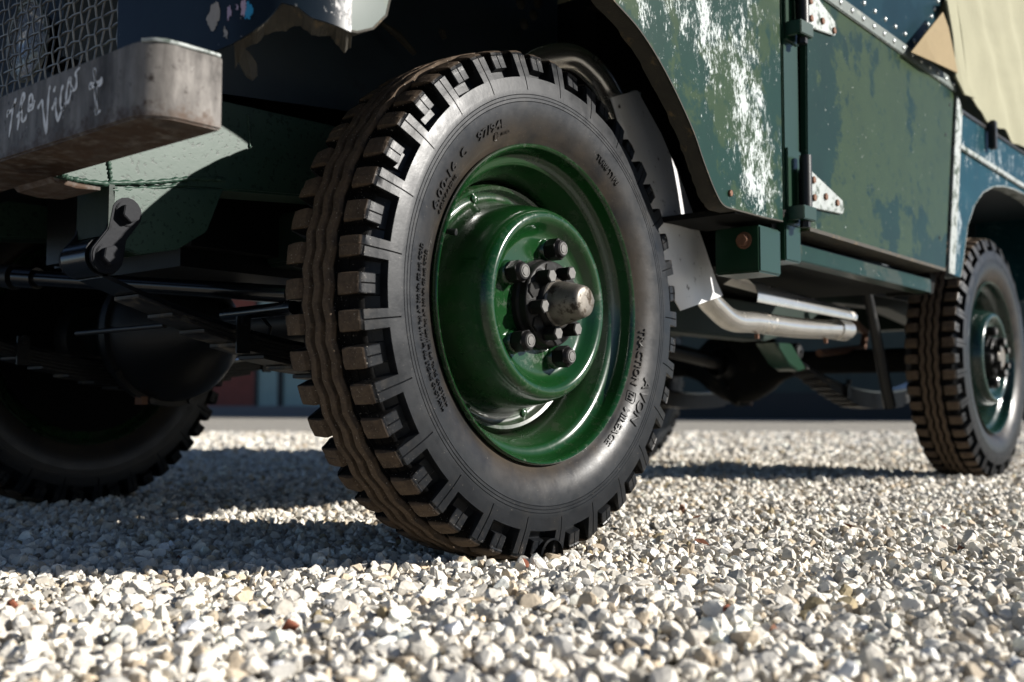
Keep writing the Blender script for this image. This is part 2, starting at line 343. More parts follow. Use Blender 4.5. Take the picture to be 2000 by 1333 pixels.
# ------------------------------------------------------------------ buildings behind the vehicle
A = np.array([12.2, 25.5]); B = np.array([17.4, 1.0]); dirw = (B-A)/np.linalg.norm(B-A); nrm = np.array([-dirw[1], dirw[0]])
if nrm@(CAM[:2]-A) < 0: nrm = -nrm
def wallbox(mb, t0, t1, z0, z1, out0, out1):
    q = [A+dirw*t0+nrm*out0, A+dirw*t1+nrm*out0, A+dirw*t1+nrm*out1, A+dirw*t0+nrm*out1]
    return mb.add([(*p, z0) for p in q]+[(*p, z1) for p in q], [(0,1,2,3),(4,5,6,7),(0,1,5,4),(1,2,6,5),(2,3,7,6),(3,0,4,7)])
def tpix(px):   # length along the frontage at which the column px of the photograph meets it
    d = FW+RT*(px-1000)/FPX; a = np.array([[dirw[0], -d[0]], [dirw[1], -d[1]]]); return float(np.linalg.solve(a, CAM[:2]-A)[0])
t1, t2, t3 = tpix(503), tpix(548), tpix(780)
gb = tag(empty('garage_building', (*A, 0)), 'low red brick garage with pale teal doors, far behind the near wheel', 'building')
def bpart(name, mat, *a, parent=gb, root=gb):
    o = wallbox(MB(), *a).build(name, M[mat], parent); 
    for v in o.data.vertices: v.co -= Vector(root.location)
    return o
bpart('brick_wall', 'brick', tpix(-120), t1-.06, .22, 3.2, -.3, 0)
bpart('plinth', 'stone_grey', tpix(-120), t3+.02, -.05, .22, -.32, .06)
bpart('door', 'teal_door', t1, t2-.06, .22, 2.6, -.12, -.04); bpart('door', 'teal_door', t2+.06, t3-.06, .22, 2.6, -.12, -.04)
bpart('door_post', 'dark_navy', t1-.06, t1, .22, 2.7, -.14, .02); bpart('door_post', 'dark_navy', t2-.06, t2+.06, .22, 2.7, -.14, .02)
bpart('lintel', 'brick', t1-.06, t3, 2.7, 3.2, -.3, -.01); bpart('roof', 'stone_grey', tpix(-120)-.2, t3+.1, 3.2, 3.32, -4, .3)
sh = empty('dark_shed', (*(A+dirw*t3), 0)); tag(sh, 'long dark green shed in shade behind the rear axle', 'building')
bpart('wall', 'dark_green_wall', t3+.05, t3+16, .45, 3.0, -.3, 0, parent=sh, root=sh)
bpart('base_course', 'dark_navy', t3+.05, t3+16, -.05, .45, -.32, .05, parent=sh, root=sh)
bpart('roof', 'stone_grey', t3+.12, t3+16.2, 3.0, 3.12, -4, .3, parent=sh, root=sh)
for i in range(9): bpart('cover_batten', 'dark_green_wall', t3+1+i*1.6, t3+1.1+i*1.6, .45, 3.0, 0, .03, parent=sh, root=sh)

# ------------------------------------------------------------------ the vehicle
car = tag(empty('off_road_vehicle'), 'old green four wheel drive vehicle with worn paint, mesh grille and canvas tilt', 'vehicle')
HZ, TR, NC = .366, .374, 25
def tyre_mesh():
    tread = [(0, 0), (.0035, 0), (.0050, .0004), (.0057, .0014), (.0066, 1), (.0128, 1), (.0137, .0014), (.0144, .0004), (.0195, 0), (.0246, .0004), (.0253, .0014), (.0262, 1), (.0345, 1)]
    lug = [(.0354, .0040), (.0370, .0012), (.043, .0002), (.052, 0), (.061, 0), (.067, .0002), (.0702, .0015), (.072, .0046)]
    crown = lambda a: TR-.0065*(abs(a)/.072)**2.2
    side = [(.0734, .3615), (.0752, .354), (.0775, .3445), (.0779, .3432), (.0783, .3416), (.0811, .3296), (.0815, .3278), (.0825, .3205), (.0832, .314), (.0835, .3105), (.0837, .3090),
            (.0838, .3032), (.0838, .3026), (.0838, .3020), (.0838, .2982), (.0838, .2976), (.0838, .2970), (.0838, .2932), (.0837, .2926), (.0837, .2920), (.0833, .286), (.0824, .277), (.0806, .268), (.0775, .259), (.0735, .251), (.069, .244), (.0645, .239), (.061, .232)]
    half = []
    for a, d in tread: half.append(('T', a, crown(a), .0135 if d == 1 else d))
    for a, d in lug: half.append(('L', a, crown(a) - d, 0))
    for k, (a, r_) in enumerate(side): half.append(('S', a, r_, .0009 if k in (12, 15, 18) else 0))
    cols = [(k, -a, r_, d, -1) for k, a, r_, d in half[:0:-1]]+[(k, a, r_, d, 1) for k, a, r_, d in half]
    A_ = np.array([c[1] for c in cols]); R_ = np.array([c[2] for c in cols])
    ta, tr = np.gradient(A_), np.gradient(R_); L = np.hypot(ta, tr); na, nr = -tr/L, ta/L    # outward normal
    f = [0, .012, .022, .128, .140, .158, .25, .336, .354, .366, .478, .488, .5, .512, .522, .634, .646, .664, .75, .842, .860, .872, .978, .988]
    def cls(x, h):                     # which lug this angle falls on, and how far from its middle
        x = (x+(.5 if h < 0 else 0)) % 1; dl = min(x, 1-x); ds = abs(x-.5)
        if dl <= .1405: return 'L', dl, .140
        if ds <= .1465: return 'S', ds, .146
        return 'G', 0, 0
    V, nc = [], len(cols); jr = np.random.default_rng(3); wear = jr.uniform(-.0004, .0016, 131)
    for c in range(NC):
        for x in f:
            th = 2*math.pi*(c+x)/NC; zig = .0026*(abs(((x*2) % 1)*4-2)-1)
            for i, (k, a, r_, d, h) in enumerate(cols):
                aa = a
                if k == 'T': aa += zig; dep = d
                else:
                    t, dd, hw = cls(x, h); dep = d
                    if k == 'L':
                        if t == 'G': dep = float(np.interp(abs(a), [.036, .055, .072], [.0145, .0175, .0255]))
                        elif dd > hw-.004: dep = .0030
                        elif dd > hw-.016: dep = .0006
                        if t != 'G': dep += wear[(c*2+(t == 'S')+(h > 0)*77) % 131]
                    else:
                        if r_ > .3279:
                            if t == 'G': dep = np.interp(r_, [.328, .343, .362], [.0155, .0205, .0245])
                            elif t == 'S' and r_ < .3420: dep = .0150
                            elif t == 'S': dep = .0035+(.001 if dd > hw-.004 else 0)
                        if (t == 'L' and r_ > .3100 or t == 'S' and r_ > .3420) and dd < .006: dep += .0028
                dep += jr.normal(0, .00018) if k != 'S' else 0
                q = aa-na[i]*dep, r_-nr[i]*dep
                V.append((q[1]*math.cos(th), .072-q[0], q[1]*math.sin(th)))
    n = NC*len(f)
    F = [(j*nc+i, ((j+1) % n)*nc+i, ((j+1) % n)*nc+i+1, j*nc+i+1) for j in range(n) for i in range(nc-1)]
    me = bpy.data.meshes.new('tyre'); me.from_pydata(V, [], F); me.update()
    bm = bmesh.new(); bm.from_mesh(me); bmesh.ops.recalc_face_normals(bm, faces=bm.faces); bm.to_mesh(me); bm.free()
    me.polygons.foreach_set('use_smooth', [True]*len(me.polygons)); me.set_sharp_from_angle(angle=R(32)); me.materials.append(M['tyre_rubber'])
    return me
def side_y(r_):     # outer sidewall surface, as y of the wheel
    return .072-float(np.interp(r_, [.239, .244, .251, .259, .268, .277, .286, .30], [.0645, .069, .0735, .0775, .0806, .0824, .0833, .0838]))
def ring_text(s, size, r0, a0, a1, extr=.0009, lift=.0006):
    """raised lettering round the sidewall, read clockwise, fitted from angle a0 to a1"""
    cu = bpy.data.curves.new('t', 'FONT'); cu.body = s; cu.size = size; cu.extrude = extr; cu.resolution_u = 2; cu.offset = size*.015
    o = bpy.data.objects.new('t', cu); col.objects.link(o); bpy.context.view_layer.update()
    me = bpy.data.meshes.new_from_object(o.evaluated_get(bpy.context.evaluated_depsgraph_get())); bpy.data.objects.remove(o)
    xs = [v.co.x for v in me.vertices]; w0, w1 = min(xs), max(xs); a0, a1 = R(a0), R(a1)
    if a1 > a0: a1 -= 2*math.pi
    for v in me.vertices:
        th = a0+(a1-a0)*(v.co.x-w0)/(w1-w0); r_ = r0+v.co.y
        v.co = (r_*math.cos(th), side_y(r_)-lift-(v.co.z+extr)*1.0, r_*math.sin(th))
    me.materials.append(M['tyre_rubber']); return me
tyre_me = tyre_mesh()
rim_prof = [(.2352, .006), (.2346, .001), (.2325, -.0012), (.2295, .0005), (.2272, .007), (.2255, .020), (.222, .0275), (.215, .030), (.2095, .032), (.2072, .036), (.2052, .042), (.200, .050), (.196, .060), (.1925, .075), (.192, .105), (.198, .112), (.2055, .116), (.2095, .119), (.221, .121), (.2255, .127), (.228, .138), (.234, .145), (.2365, .141), (.230, .124), (.214, .112), (.196, .108), (.196, .075), (.212, .042), (.227, .031), (.2312, .012)]
disc_prof = [(.036, .013), (.100, .013), (.1065, .0115), (.1125, .006), (.1175, -.001), (.1225, -.0062), (.1285, -.0082), (.134, -.0068), (.1385, -.002), (.1425, .007), (.147, .022), (.1515, .046), (.1555, .070), (.1585, .084), (.162, .0905), (.167, .0925), (.173, .0925), (.1765, .089), (.1785, .082), (.1835, .080), (.1875, .086), (.1925, .098), (.1905, .1005), (.185, .092), (.1815, .085), (.178, .094), (.170, .0965), (.159, .095), (.154, .085), (.149, .060), (.143, .03), (.137, .010), (.1285, .000), (.117, .006), (.108, .017), (.036, .0175)]
whl_me = MB().lathe(rim_prof, 128, closed=True).lathe(disc_prof, 128, closed=True).mesh('wheel', smooth=50)
teal_me = whl_me.copy(); teal_me.materials.append(M['wheel_teal'])
NUTS = [(7+72*k) for k in range(5)]
riv_me = MB().lathe([(.0075, 0), (.0068, -.003), (.004, -.005), (.0001, -.0055)], 12).mesh('rivet', smooth=40)
seat_me = MB().lathe([(.0185, .013), (.0168, .0085), (.0148, .0072), (.0128, .0085)], 24).mesh('nut_seat', smooth=60)
nut = MB().ngon((0, .010, 0), .0135, .005, 18, taper=1.1).ngon((0, .006, 0), .0166, .019, 6, rot=.3).ngon((0, -.013, 0), .0146, .0055, 18, taper=.76)
nut_me = nut.mesh('wheel_nut', bev=.0006)
stud_me = MB().lathe([(.0098, -.0182), (.0092, -.0196), (.0078, -.0196), (.0076, -.0187), (.0066, -.0187), (.0062, -.0201), (.0001, -.0203)], 20).mesh('stud_end', smooth=30)
fl = MB().lathe([(.036, .013), (.066, .013), (.066, .004), (.0635, .002), (.0625, -.010), (.060, -.012), (.040, -.013), (.0385, -.020), (.036, -.0225), (.0001, -.0225)], 64)
for k in range(6):
    a = R(40+60*k); fl.ngon((.049*math.cos(a), -.006, .049*math.sin(a)), .0125, .0085, 6, rot=.3)
fl_me = fl.mesh('drive_flange', bev=.0008)
bolt_me = MB().ngon((0, -.010, 0), .0125, .003, 18).ngon((0, -.012, 0), .0108, .022, 6, rot=.2).mesh('flange_bolt', bev=.0007)
btip_me = MB().ngon((0, -.0339, 0), .0088, .0009, 6, rot=.2).mesh('bolt_tip')
cap_me = MB().lathe([(.0345, -.016), (.0345, -.0225), (.0318, -.025), (.0312, -.032), (.0298, -.040), (.0268, -.053), (.0238, -.064), (.0222, -.0685), (.0195, -.0705), (.0120, -.0712), (.0001, -.0714)], 48).mesh('hub_cap', smooth=35)
flat_me = MB().lathe([(.0345, -.016), (.0345, -.0225), (.030, -.026), (.0001, -.027)], 40).mesh('hub_cap', smooth=35)
a = R(152); valve_me = MB().tube([(.200*math.cos(a), .062, .200*math.sin(a)), (.194*math.cos(a), .045, .194*math.sin(a)), (.190*math.cos(a), .034, .190*math.sin(a))], [.0042, .0038, .0036], 12).tube([(.191*math.cos(a), .036, .191*math.sin(a)), (.188*math.cos(a), .027, .188*math.sin(a))], .0046, 14).mesh('valve_stem', smooth=40)
drum_me = MB().lathe([(.05, .10), (.135, .102), (.142, .108), (.142, .135), (.142, .135), (.207, .139), (.207, .146), (.05, .152)], 48).mesh('brake_drum', smooth=35)  # backing plate widened to black out the shaded inside of the wheel
TXT = [('AVON', .0225, .2675, -22.5, -40), ('TRACTION', .0135, .2475, -5, -27), ('MILEAGE', .0135, .2495, -37, -55), ('TM', .010, .2500, -30, -33.2), ('6.00-16', .0165, .263, 157, 140.5), ('C', .0165, .263, 137, 134), ('6 PLY RATING', .0095, .2505, 156.5, 142), ('97/94L', .0165, .263, 127.5, 113),
       ('TUBE TYPE', .0115, .263, 64, 50), ('E', .0085, .2515, 119, 116.8), ('00360', .006, .2525, 115, 111), ('MAX LOAD SINGLE 730 kg (1610 lbs) AT 360 kPa (52 psi) COLD', .0085, .2735, 214, 168), ('MAX LOAD DUAL 670 kg (1478 lbs) AT 360 kPa (52 psi) COLD', .0085, .2620, 214, 169)]
txt_me = []
for t_ in TXT: txt_me.append((t_[0], ring_text(*t_)))
def ring_mark(poly, r0, a0):     # little raised outlines: the box round TM, the circle round E
    mb = MB(); pts = []
    for u, v in poly: th = R(a0)-u/r0; r_ = r0+v; pts.append((r_*math.cos(th), side_y(r_)-.0006, r_*math.sin(th)))
    pts.append(pts[0]); return mb.tube(pts, .0006, 4, False).mesh('lettering')
box_me = ring_mark([(-.0015, -.004), (-.0025, .0095), (.0105, .0115), (.0165, .0095), (.0165, -.0025), (.004, -.004)], .2505, -30.3); box_me.materials.append(M['tyre_rubber'])
circ_me = ring_mark([(.0058*math.cos(k*.5236), .0058*math.sin(k*.5236)) for k in range(12)], .2545, 117.9); circ_me.materials.append(M['tyre_rubber'])
def make_wheel(loc, rz, turn, letters, right=False):
    w = obj('wheel', whl_me if abs(loc[0]) < 1 else teal_me, M['wheel_green'], car); w.location = loc; w.rotation_euler = (0, R(turn), rz)
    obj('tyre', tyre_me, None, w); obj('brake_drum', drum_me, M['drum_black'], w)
    obj('drive_flange', fl_me, M['hub_black'], w); obj('valve_stem', valve_me, M['black_satin'], w)
    for k in range(8):
        a = R(20+45*k); obj('rivet', riv_me, M['wheel_green'], w).location = (.1695*math.cos(a), .0925, .1695*math.sin(a))
    for q in NUTS:
        p = (.0835*math.cos(R(q)), 0, .0835*math.sin(R(q)))
        for nm, me, mt in (('nut_seat', seat_me, 'wheel_green'), ('wheel_nut', nut_me, 'nut_dark'), ('stud_end', stud_me, 'worn_steel')):
            o = obj(nm, me, M[mt], w); o.location = p; o.rotation_euler = (0, rnd.uniform(0, 1), 0)
    for k in range(6):
        a = R(10+60*k); 
        for nm, me, mt in (('flange_bolt', bolt_me, 'hub_black'), ('bolt_tip', btip_me, 'worn_steel')):
            o = obj(nm, me, M[mt], w); o.location = (.0475*math.cos(a), 0, .0475*math.sin(a))
    obj('hub_cap', cap_me if abs(loc[0]) < 1 else flat_me, M['cap_steel'], w)
    if letters:
        for s, me in txt_me: obj('lettering', me, None, w)['label'] = 'moulded lettering '+s
        obj('lettering', box_me, None, w); obj('lettering', circ_me, None, w)
    return w
make_wheel((0, 0, HZ), 0, 0, True)['label'] = 'nearest wheel, gloss green steel with bright hub cap'
make_wheel((2.235, 0, HZ), 0, 41, False)['label'] = 'rear wheel under the blue tub'
make_wheel((0, 1.448, HZ), math.pi, 15, False)['label'] = 'shaded front wheel on the far side'
make_wheel((2.235, 1.448, HZ), math.pi, 70, False)['label'] = 'rear wheel on the far side'

# -- front wing
arch = [tuple(q[i] for i in (0, 1)) for q in spline([(.40, .549), (.352, .551), (.322, .572), (.288, .612), (.248, .664), (.172, .733), (.1, .779), (.026, .806), (-.03, .832), (-.09, .848), (-.18, .850), (-.27, .832), (-.345, .785), (-.395, .735), (-.412, .675)], 6)]
corner_b = [(-.418, .653), (-.438, .632), (-.462, .621)]
side = [(.575, 1.09), (.575, .5535)] + [(.50, .5505)] + arch + corner_b + [(-.47, .620), (-.47, 1.09)]
wing = MB(); wing.prism(side, 1, -.1, -.0975); wing_o = wing.build('wing', M['wing_paint'], car, smooth=30)
lip = MB(); path = [(.575, .5535), (.50, .5505)]+arch+corner_b+[(-.47, .620)]
def strip(mb, path, y0, y1, th=.0025, inward=None):
    n = len(path); vs = []
    for i, (x, z) in enumerate(path):
        p0, p1 = path[max(i-1, 0)], path[min(i+1, n-1)]; dx, dz = p1[0]-p0[0], p1[1]-p0[1]; l = math.hypot(dx, dz) or 1
        nx, nz = dz/l*th, -dx/l*th; j = rnd.uniform(-.002, .002)
        vs += [(x, y0, z), (x, y1+j, z), (x+nx, y1+j, z+nz), (x+nx, y0, z+nz)]
    return mb.add(vs, [(i*4+k, i*4+(k+1) % 4, i*4+4+(k+1) % 4, i*4+4+k) for i in range(n-1) for k in range(4)]+[(0, 1, 2, 3), tuple(range(n*4-4, n*4))])
strip(lip, path, -.1005, -.068).build('arch_lip', M['dirty_edge'], wing_o, smooth=40)
# rounded front corner and front face of the wing
plan = [(-.47, -.1)]+[(-.47-.09*math.sin(R(a)), -.01-.09*math.cos(R(a))) for a in range(10, 91, 10)]+[(-.56, .06), (-.56, .14), (-.56, .222)]
zb = [.620, .622, .624, .626, .637, .640, .622, .612, .606, .603, .600, .600, .600]
cn = MB(); vs = []
for (x, y), z in zip(plan, zb+[.6]*9): vs += [(x, y, z), (x, y, 1.05)]
for (x, y), z in zip(plan, zb+[.6]*9):
    k = .0025; vs += [(x+k, y+k, z), (x+k, y+k, 1.05)]
n = len(plan); fs = [(2*i, 2*i+2, 2*i+3, 2*i+1) for i in range(n-1)]+[(2*n+2*i, 2*n+2*i+2, 2*n+2*i+3, 2*n+2*i+1) for i in range(n-1)]+[(2*i, 2*i+2, 2*n+2*i+2, 2*n+2*i) for i in range(n-1)]
cn.add(vs, fs).build('front_corner', M['wing_front_paint'], wing_o, smooth=40)
# torn, rusted return flange under the corner, with a hanging shred
fg = MB(); fp_ = []
for i in range(n-4):
    for u in (0, .25, .5, .75): fp_.append((plan[i][0]+(plan[i+1][0]-plan[i][0])*u, plan[i][1]+(plan[i+1][1]-plan[i][1])*u, zb[i]+(zb[i+1]-zb[i])*u))
vs = []
for i, (x, y, z) in enumerate(fp_):
    d_ = .012+.007*math.sin(i*.55+.6)*math.sin(i*.23)+rnd.uniform(-.0025, .0025); k = .014+.004*math.sin(i*.4)
    vs += [(x+.0005, y+.0005, z+.002), (x+k, y+k*1.2, z-d_), (x+k+.002, y+k*1.2+.002, z-d_+.003), (x+.003, y+.003, z+.004)]
nn_ = len(fp_); fg.add(vs, [(i*4+k, i*4+(k+1) % 4, i*4+4+(k+1) % 4, i*4+4+k) for i in range(nn_-1) for k in range(4)]+[(0, 1, 2, 3), tuple(range(nn_*4-4, nn_*4))])
fg.build('rusted_flange', M['dirty_edge'], wing_o)
sp_ = [at(462, 78, 1, 0), at(470, 88, 1, 0), at(464, 100, 1, .003), at(466, 120, 1, .006), at(482, 148, 1, .008), at(494, 156, 1, .008), at(503, 148, 1, .007), at(502, 125, 1, .005), at(488, 103, 1, .002), at(478, 95, 1, 0), at(478, 80, 1, 0)]
shd = MB(); k = len(sp_); shd.add(list(sp_)+[q+np.array([.002, .004, 0]) for q in sp_], [tuple(range(k)), tuple(range(k, 2*k))]+[(i, (i+1) % k, (i+1) % k+k, i+k) for i in range(k)]).build('hanging_shred', M['dirty_edge'], wing_o)
MB().box((-.56, -.0995, 1.088), (.575, .30, 1.094)).build('wing_top', M['wing_paint'], wing_o)
bl = MB().ngon(tuple(at(1425, 378, 1, -.1)), .006, .004, 6).build('bolt', M['rust'], wing_o, bev=.0006)

# -- paint chips on the dark front corner: old layers showing through
for (pts, mt) in [([(412, 60), (402, 38), (414, 8), (424, 4), (430, 22), (424, 50), (416, 62)], 'cream_chip'), ([(444, 38), (443, 15), (449, 10), (451, 28), (447, 40)], 'pink_chip'), ([(470, 30), (471, 5), (478, 0), (482, 14), (476, 34)], 'pink_chip'), ([(477, 36), (481, 18), (484, 2), (492, 10), (494, 28), (486, 38)], 'blue_chip'), ([(436, 72), (438, 52), (444, 60), (444, 74)], 'cream_chip'), ([(460, 18), (462, 9), (466, 12), (464, 20)], 'pink_chip')]:
    if mt not in M: simple(mt, {'cream_chip': (.34, .29, .24), 'pink_chip': (.42, .30, .38), 'blue_chip': (.01, .22, .40)}[mt], .6, var=.2, scale=150)
    q = []; raw = pts; pts = []
    for (ax_, ay_), (bx_, by_) in zip(raw, raw[1:]+raw[:1]):
        for u in (0, .2, .4, .6, .8): pts.append((ax_+(bx_-ax_)*u+rnd.uniform(-2.2, 2.2)*(u > 0), ay_+(by_-ay_)*u+rnd.uniform(-3, 3)*(u > 0)))
    for px, py in pts:    # march to the rounded corner along the sight line
        d = FW+RT*(px-1000)/FPX-UP*(py-666.5)/FPX; t = .45
        while True:
            p = CAM+d*t
            if p[0] < -.47 and p[1] < -.01: out = math.hypot(p[0]+.47, p[1]+.01) < .0908
            else: out = p[0] > -.5608 and p[1] > -.1008
            if out: break
            t += .0005
        q.append(p)
    k = len(q); c0 = sum(q)/k
    MB().add(q, [tuple(range(k))]).build('paint_chip', M[mt], wing_o)

# -- inner panels that close the wheel bay, bulkhead, bonnet, cab
inn = [(-.55, .675), (-.30, .682), (.0, .715), (.25, .67), (.52, .60), (.52, 1.09), (-.55, 1.09)]
MB().prism(inn, 1, .375, .380).build('inner_wing', M['inner_blue'], car)
fw_ = MB().box((.60, .33, .58), (.607, 1.53, 1.10)).box((.607, .33, .58), (.95, .337, 1.10)).box((.95, -.085, .58), (.957, .337, 1.10)); fw_.build('bulkhead', M['underside'], car)
MB().box((.57, -.03, 1.06), (.957, .337, 1.10)).build('footwell_top', M['underside'], car)
MB().box((-.56, .30, 1.094), (.575, 1.148, 1.16)).build('bonnet', M['wing_paint'], car, bev=.02)
MB().box((-.56, 1.148, .70), (.575, 1.548, 1.094)).build('wing', M['wing_paint'], car)
# engine block, only a dark mass through the arch and grille
MB().box((-.30, .50, .44), (.50, .94, 1.0)).build('engine', M['black_satin'], car, bev=.03)
MB().prism([(-.55, .60), (.55, .56), (.55, 1.09), (-.55, 1.09)], 1, 1.06, 1.066).build('inner_wing', M['black_satin'], car); MB().box((-.40, .425, .60), (.55, 1.06, .606)).build('blackout_tray', M['black_satin'], car)  # tray is an added black sheet that keeps the engine bay dark
MB().box((-.48, .42, .56), (-.40, 1.08, 1.08)).build('radiator', M['black_satin'], car, bev=.01)
ck = MB()   # clods of dried earth and bolt heads inside the arch
for px, py in ((1015, 8), (1048, 6), (1022, 48), (1040, 30)): ck.ngon(tuple(at(px, py, 1, .325)), .013, .010, 9, taper=.5)
ck.build('clod', M['dirty_edge'], car, bev=.002)
for a_, b_ in (((745, 45), (810, 105)), ((860, 60), (868, 76))):
    p0, p1 = at(*a_, 1, .326), at(*b_, 1, .326); MB().tube([p0, (p0+p1)/2+[0, .001, .006], p1], [.004, .007, .005], 6).build('dried_mud', M['dirty_edge'], car)

# -- grille: crimped wires, headlamp behind
gx = -.552; gz0, gz1, gy0, gy1 = .585, .96, .228, 1.22; PIT = .0182
gr = MB().box((gx-.004, gy0-.010, gz0-.02), (gx+.012, gy0-.002, gz1)).box((gx-.004, gy1+.002, gz0-.02), (gx+.012, gy1+.010, gz1)).box((gx-.004, gy0-.002, gz1-.006), (gx+.012, gy1+.002, gz1)).build('grille', M['inner_blue'], car)
nz = int((gz1-gz0)/PIT); ny = int((gy1-gy0)/PIT)
for i in range(ny):
    y = gy0+.006+i*PIT; s = 1 if i % 2 else -1; pts = []
    for k in range(nz*2+1):
        z = gz0+k*PIT/2; ph = [0, s, 0, -s][k % 4]; pts.append((gx+ph*.0016+.0003*s, y+.0012*math.sin(k*1.3+i)*.6, z))
    MB().tube(pts, .0015, 5, False).build('vertical_wire', M['wire'], gr, smooth=60)
for j in range(nz):
    z = gz0+.0091+j*PIT; s = 1 if j % 2 else -1; pts = []
    for k in range(ny*2+1):
        y = gy0+.006-PIT/2+k*PIT/2; pts.append((gx+[0, -s, 0, s][k % 4]*.0016, y, z+.0006*math.sin(k*1.7+j)))
    MB().tube(pts, .0015, 5, False).build('horizontal_wire', M['wire'], gr, smooth=60)
for yc in (.55, .898):
    hl = MB().lathe([(.092, 0), (.085, .012), (.06, .05), (.02, .068), (.0001, .07)], 40)
    o = hl.build('headlamp', M['chrome'], car, smooth=50); o.scale = (.6, .6, .6); o.location = (-.515, yc, .745); o.rotation_euler = (0, 0, R(-90))
    MB().lathe([(.091, -.001), (.07, -.010), (.04, -.016), (.0001, -.018)], 40).build('lens', M['headlamp_glass'], o, smooth=50)
    MB().lathe([(.090, -.004), (.099, -.006), (.102, .004), (.094, .008)], 40, closed=True).build('lamp_ring', M['galvanised'], o, smooth=50)

# -- bumper with the painted name
bx0, bx1, bz0, bz1 = -.68, -.597, .495, .571
def plan_end(ye, s):
    return [(bx1, ye)]+[(bx0+.036+.036*math.cos(R(a)), ye+s*(.036-.036*math.sin(R(a)))) for a in range(100, 181, 10)]
bm_poly = plan_end(-.05, 1)+plan_end(1.498, -1)[::-1]
bump = MB().prism(bm_poly, 2, bz0, bz1).build('bumper', M['bumper_steel'], car, bev=.0022, seg=2)
S = [[(262,600),(232,700),(205,800),(190,920),(168,1080),(146,1240)], [(150,800),(118,850),(118,915)], [(118,850),(180,800),(240,690)],
     [(268,905),(300,860),(335,720),(348,610),(378,535),(402,530),(388,620),(350,720),(322,830),(305,960),(282,1130)], [(325,770),(358,840),(352,930),(375,985),(415,930),(432,860)],
     [(462,740),(520,705),(532,610),(512,535),(482,590),(463,720),(470,805),(525,770),(552,700),(565,630)],
     [(612,775),(640,712),(685,645),(700,800),(725,1000),(748,1175),(765,980),(780,740),(790,560),(815,395)],
     [(842,790),(868,735),(905,615),(905,760),(920,880),(938,975),(985,850),(1045,740),(1075,660)], [(880,505),(886,450),(906,412)],
     [(1030,385),(1000,480),(985,600),(985,730),(1020,782),(1065,690)],
     [(1145,250),(1105,380),(1080,540),(1080,650),(1112,655),(1150,520),(1165,420)], [(1145,250),(1150,350),(1170,440),(1205,475),(1240,410),(1245,270),(1230,190),(1300,100)],
     [(1545,105),(1550,250),(1560,420),(1565,600),(1570,760),(1575,880)], [(1530,110),(1545,300),(1552,500),(1556,700),(1560,850)], [(1465,470),(1478,360),(1560,375),(1625,320),(1665,270)], [(1460,420),(1540,400),(1620,380),(1670,310)], [(1548,850),(1600,830),(1632,800)]]
for st in S:
    P3 = [at(x/8.33, 120+y/8.33, 0, bx0-.0006) for x, y in st]; P3 = spline(P3, 4); L_, R2 = [], []
    for i, q in enumerate(P3):
        d = P3[min(i+1, len(P3)-1)]-P3[max(i-1, 0)]; d /= np.linalg.norm(d)+1e-9; nn = np.array([0, -d[2], d[1]]); w = .0018*(1+.35*math.sin(i*.9))*(1-.5*(i in (0, len(P3)-1)))
        L_.append(q+nn*w); R2.append(q-nn*w)
    k = len(P3); MB().add(L_+R2, [(i, i+1, i+1+k, i+k) for i in range(k-1)]).build('painted_stroke', M['white_paint'], bump)
MB().tube(spline([(bx0+.004, -.030, bz1), (bx0+.014, -.043, bz1+.0005), (bx0+.034, -.0495, bz1), (bx1-.004, -.0495, bz1)], 8), .0022, 6).build('weld_bead', M['galvanised'], bump, smooth=60)
bk = [at(100, 346, 1, .20), at(150, 358, 1, .21), at(196, 366, 1, .22), at(196, 372, 1, .22), at(150, 368, 1, .21), at(108, 356, 1, .20)]
MB().add([q for q in bk]+[q+np.array([.0, .09, .0]) for q in bk], [tuple(range(6)), tuple(range(6, 12))]+[(i, (i+1) % 6, (i+1) % 6+6, i+6) for i in range(6)]).build('bumper_bracket', M['bumper_steel'], bump)

# -- chassis
def rail(y0, y1):
    fr = [(-.575, .509), (-.497, .507), (-.368, .525), (-.125, .547), (.02, .556), (.02, .664), (-.125, .667), (-.32, .661), (-.47, .632), (-.575, .596)]
    bk = [(.021, .556), (.16, .55), (.34, .48), (.5, .41), (.70, .392), (1.40, .392), (1.60, .43), (1.85, .53), (2.3, .545), (2.75, .50), (2.80, .50), (2.80, .60), (2.3, .635), (1.85, .63), (1.55, .53), (1.35, .49), (.70, .49), (.52, .51), (.36, .58), (.18, .645), (.021, .664)]
    o = MB().prism(bk, 1, y0, y1).build('chassis_rail', M['chassis_shade'], car, bev=.004); MB().prism(fr, 1, y0, y1).build('dumb_iron', M['chassis_green'], o, bev=.003); return o
rl = rail(.344, .42); rail(1.028, 1.104)
# weld seams and drip edge along the dumb iron, and the pale corrosion line on the rail's top edge
def bead(pts, r, mat='chassis_green', parent=rl, name='weld_bead'):
    P3 = spline(pts, 10); rs = [r*(1+.35*math.sin(i*2.1)+.2*rnd.uniform(-1, 1)) for i in range(len(P3))]
    return MB().tube(P3, rs, 6).build(name, M[mat], parent, smooth=60)
bead([at(120, 343, 1, .343), at(150, 352, 1, .343), at(212, 360, 1, .343)], .0035); bead([at(212, 358, 1, .343), at(300, 356, 1, .343), at(370, 350, 1, .343), at(440, 352, 1, .343)], .0035)
bead([at(218, 372, 1, .343), at(300, 368, 1, .343), at(365, 360, 1, .343)], .003); bead([at(210, 300, 1, .343), at(214, 330, 1, .343), at(217, 358, 1, .343)], .0025); bead([at(484, 225, 1, .343), at(487, 255, 1, .343), at(488, 290, 1, .343)], .002)
gp = [(-.497, .5065), (-.323, .530), (-.349, .465), (-.396, .434), (-.453, .421), (-.485, .427)]
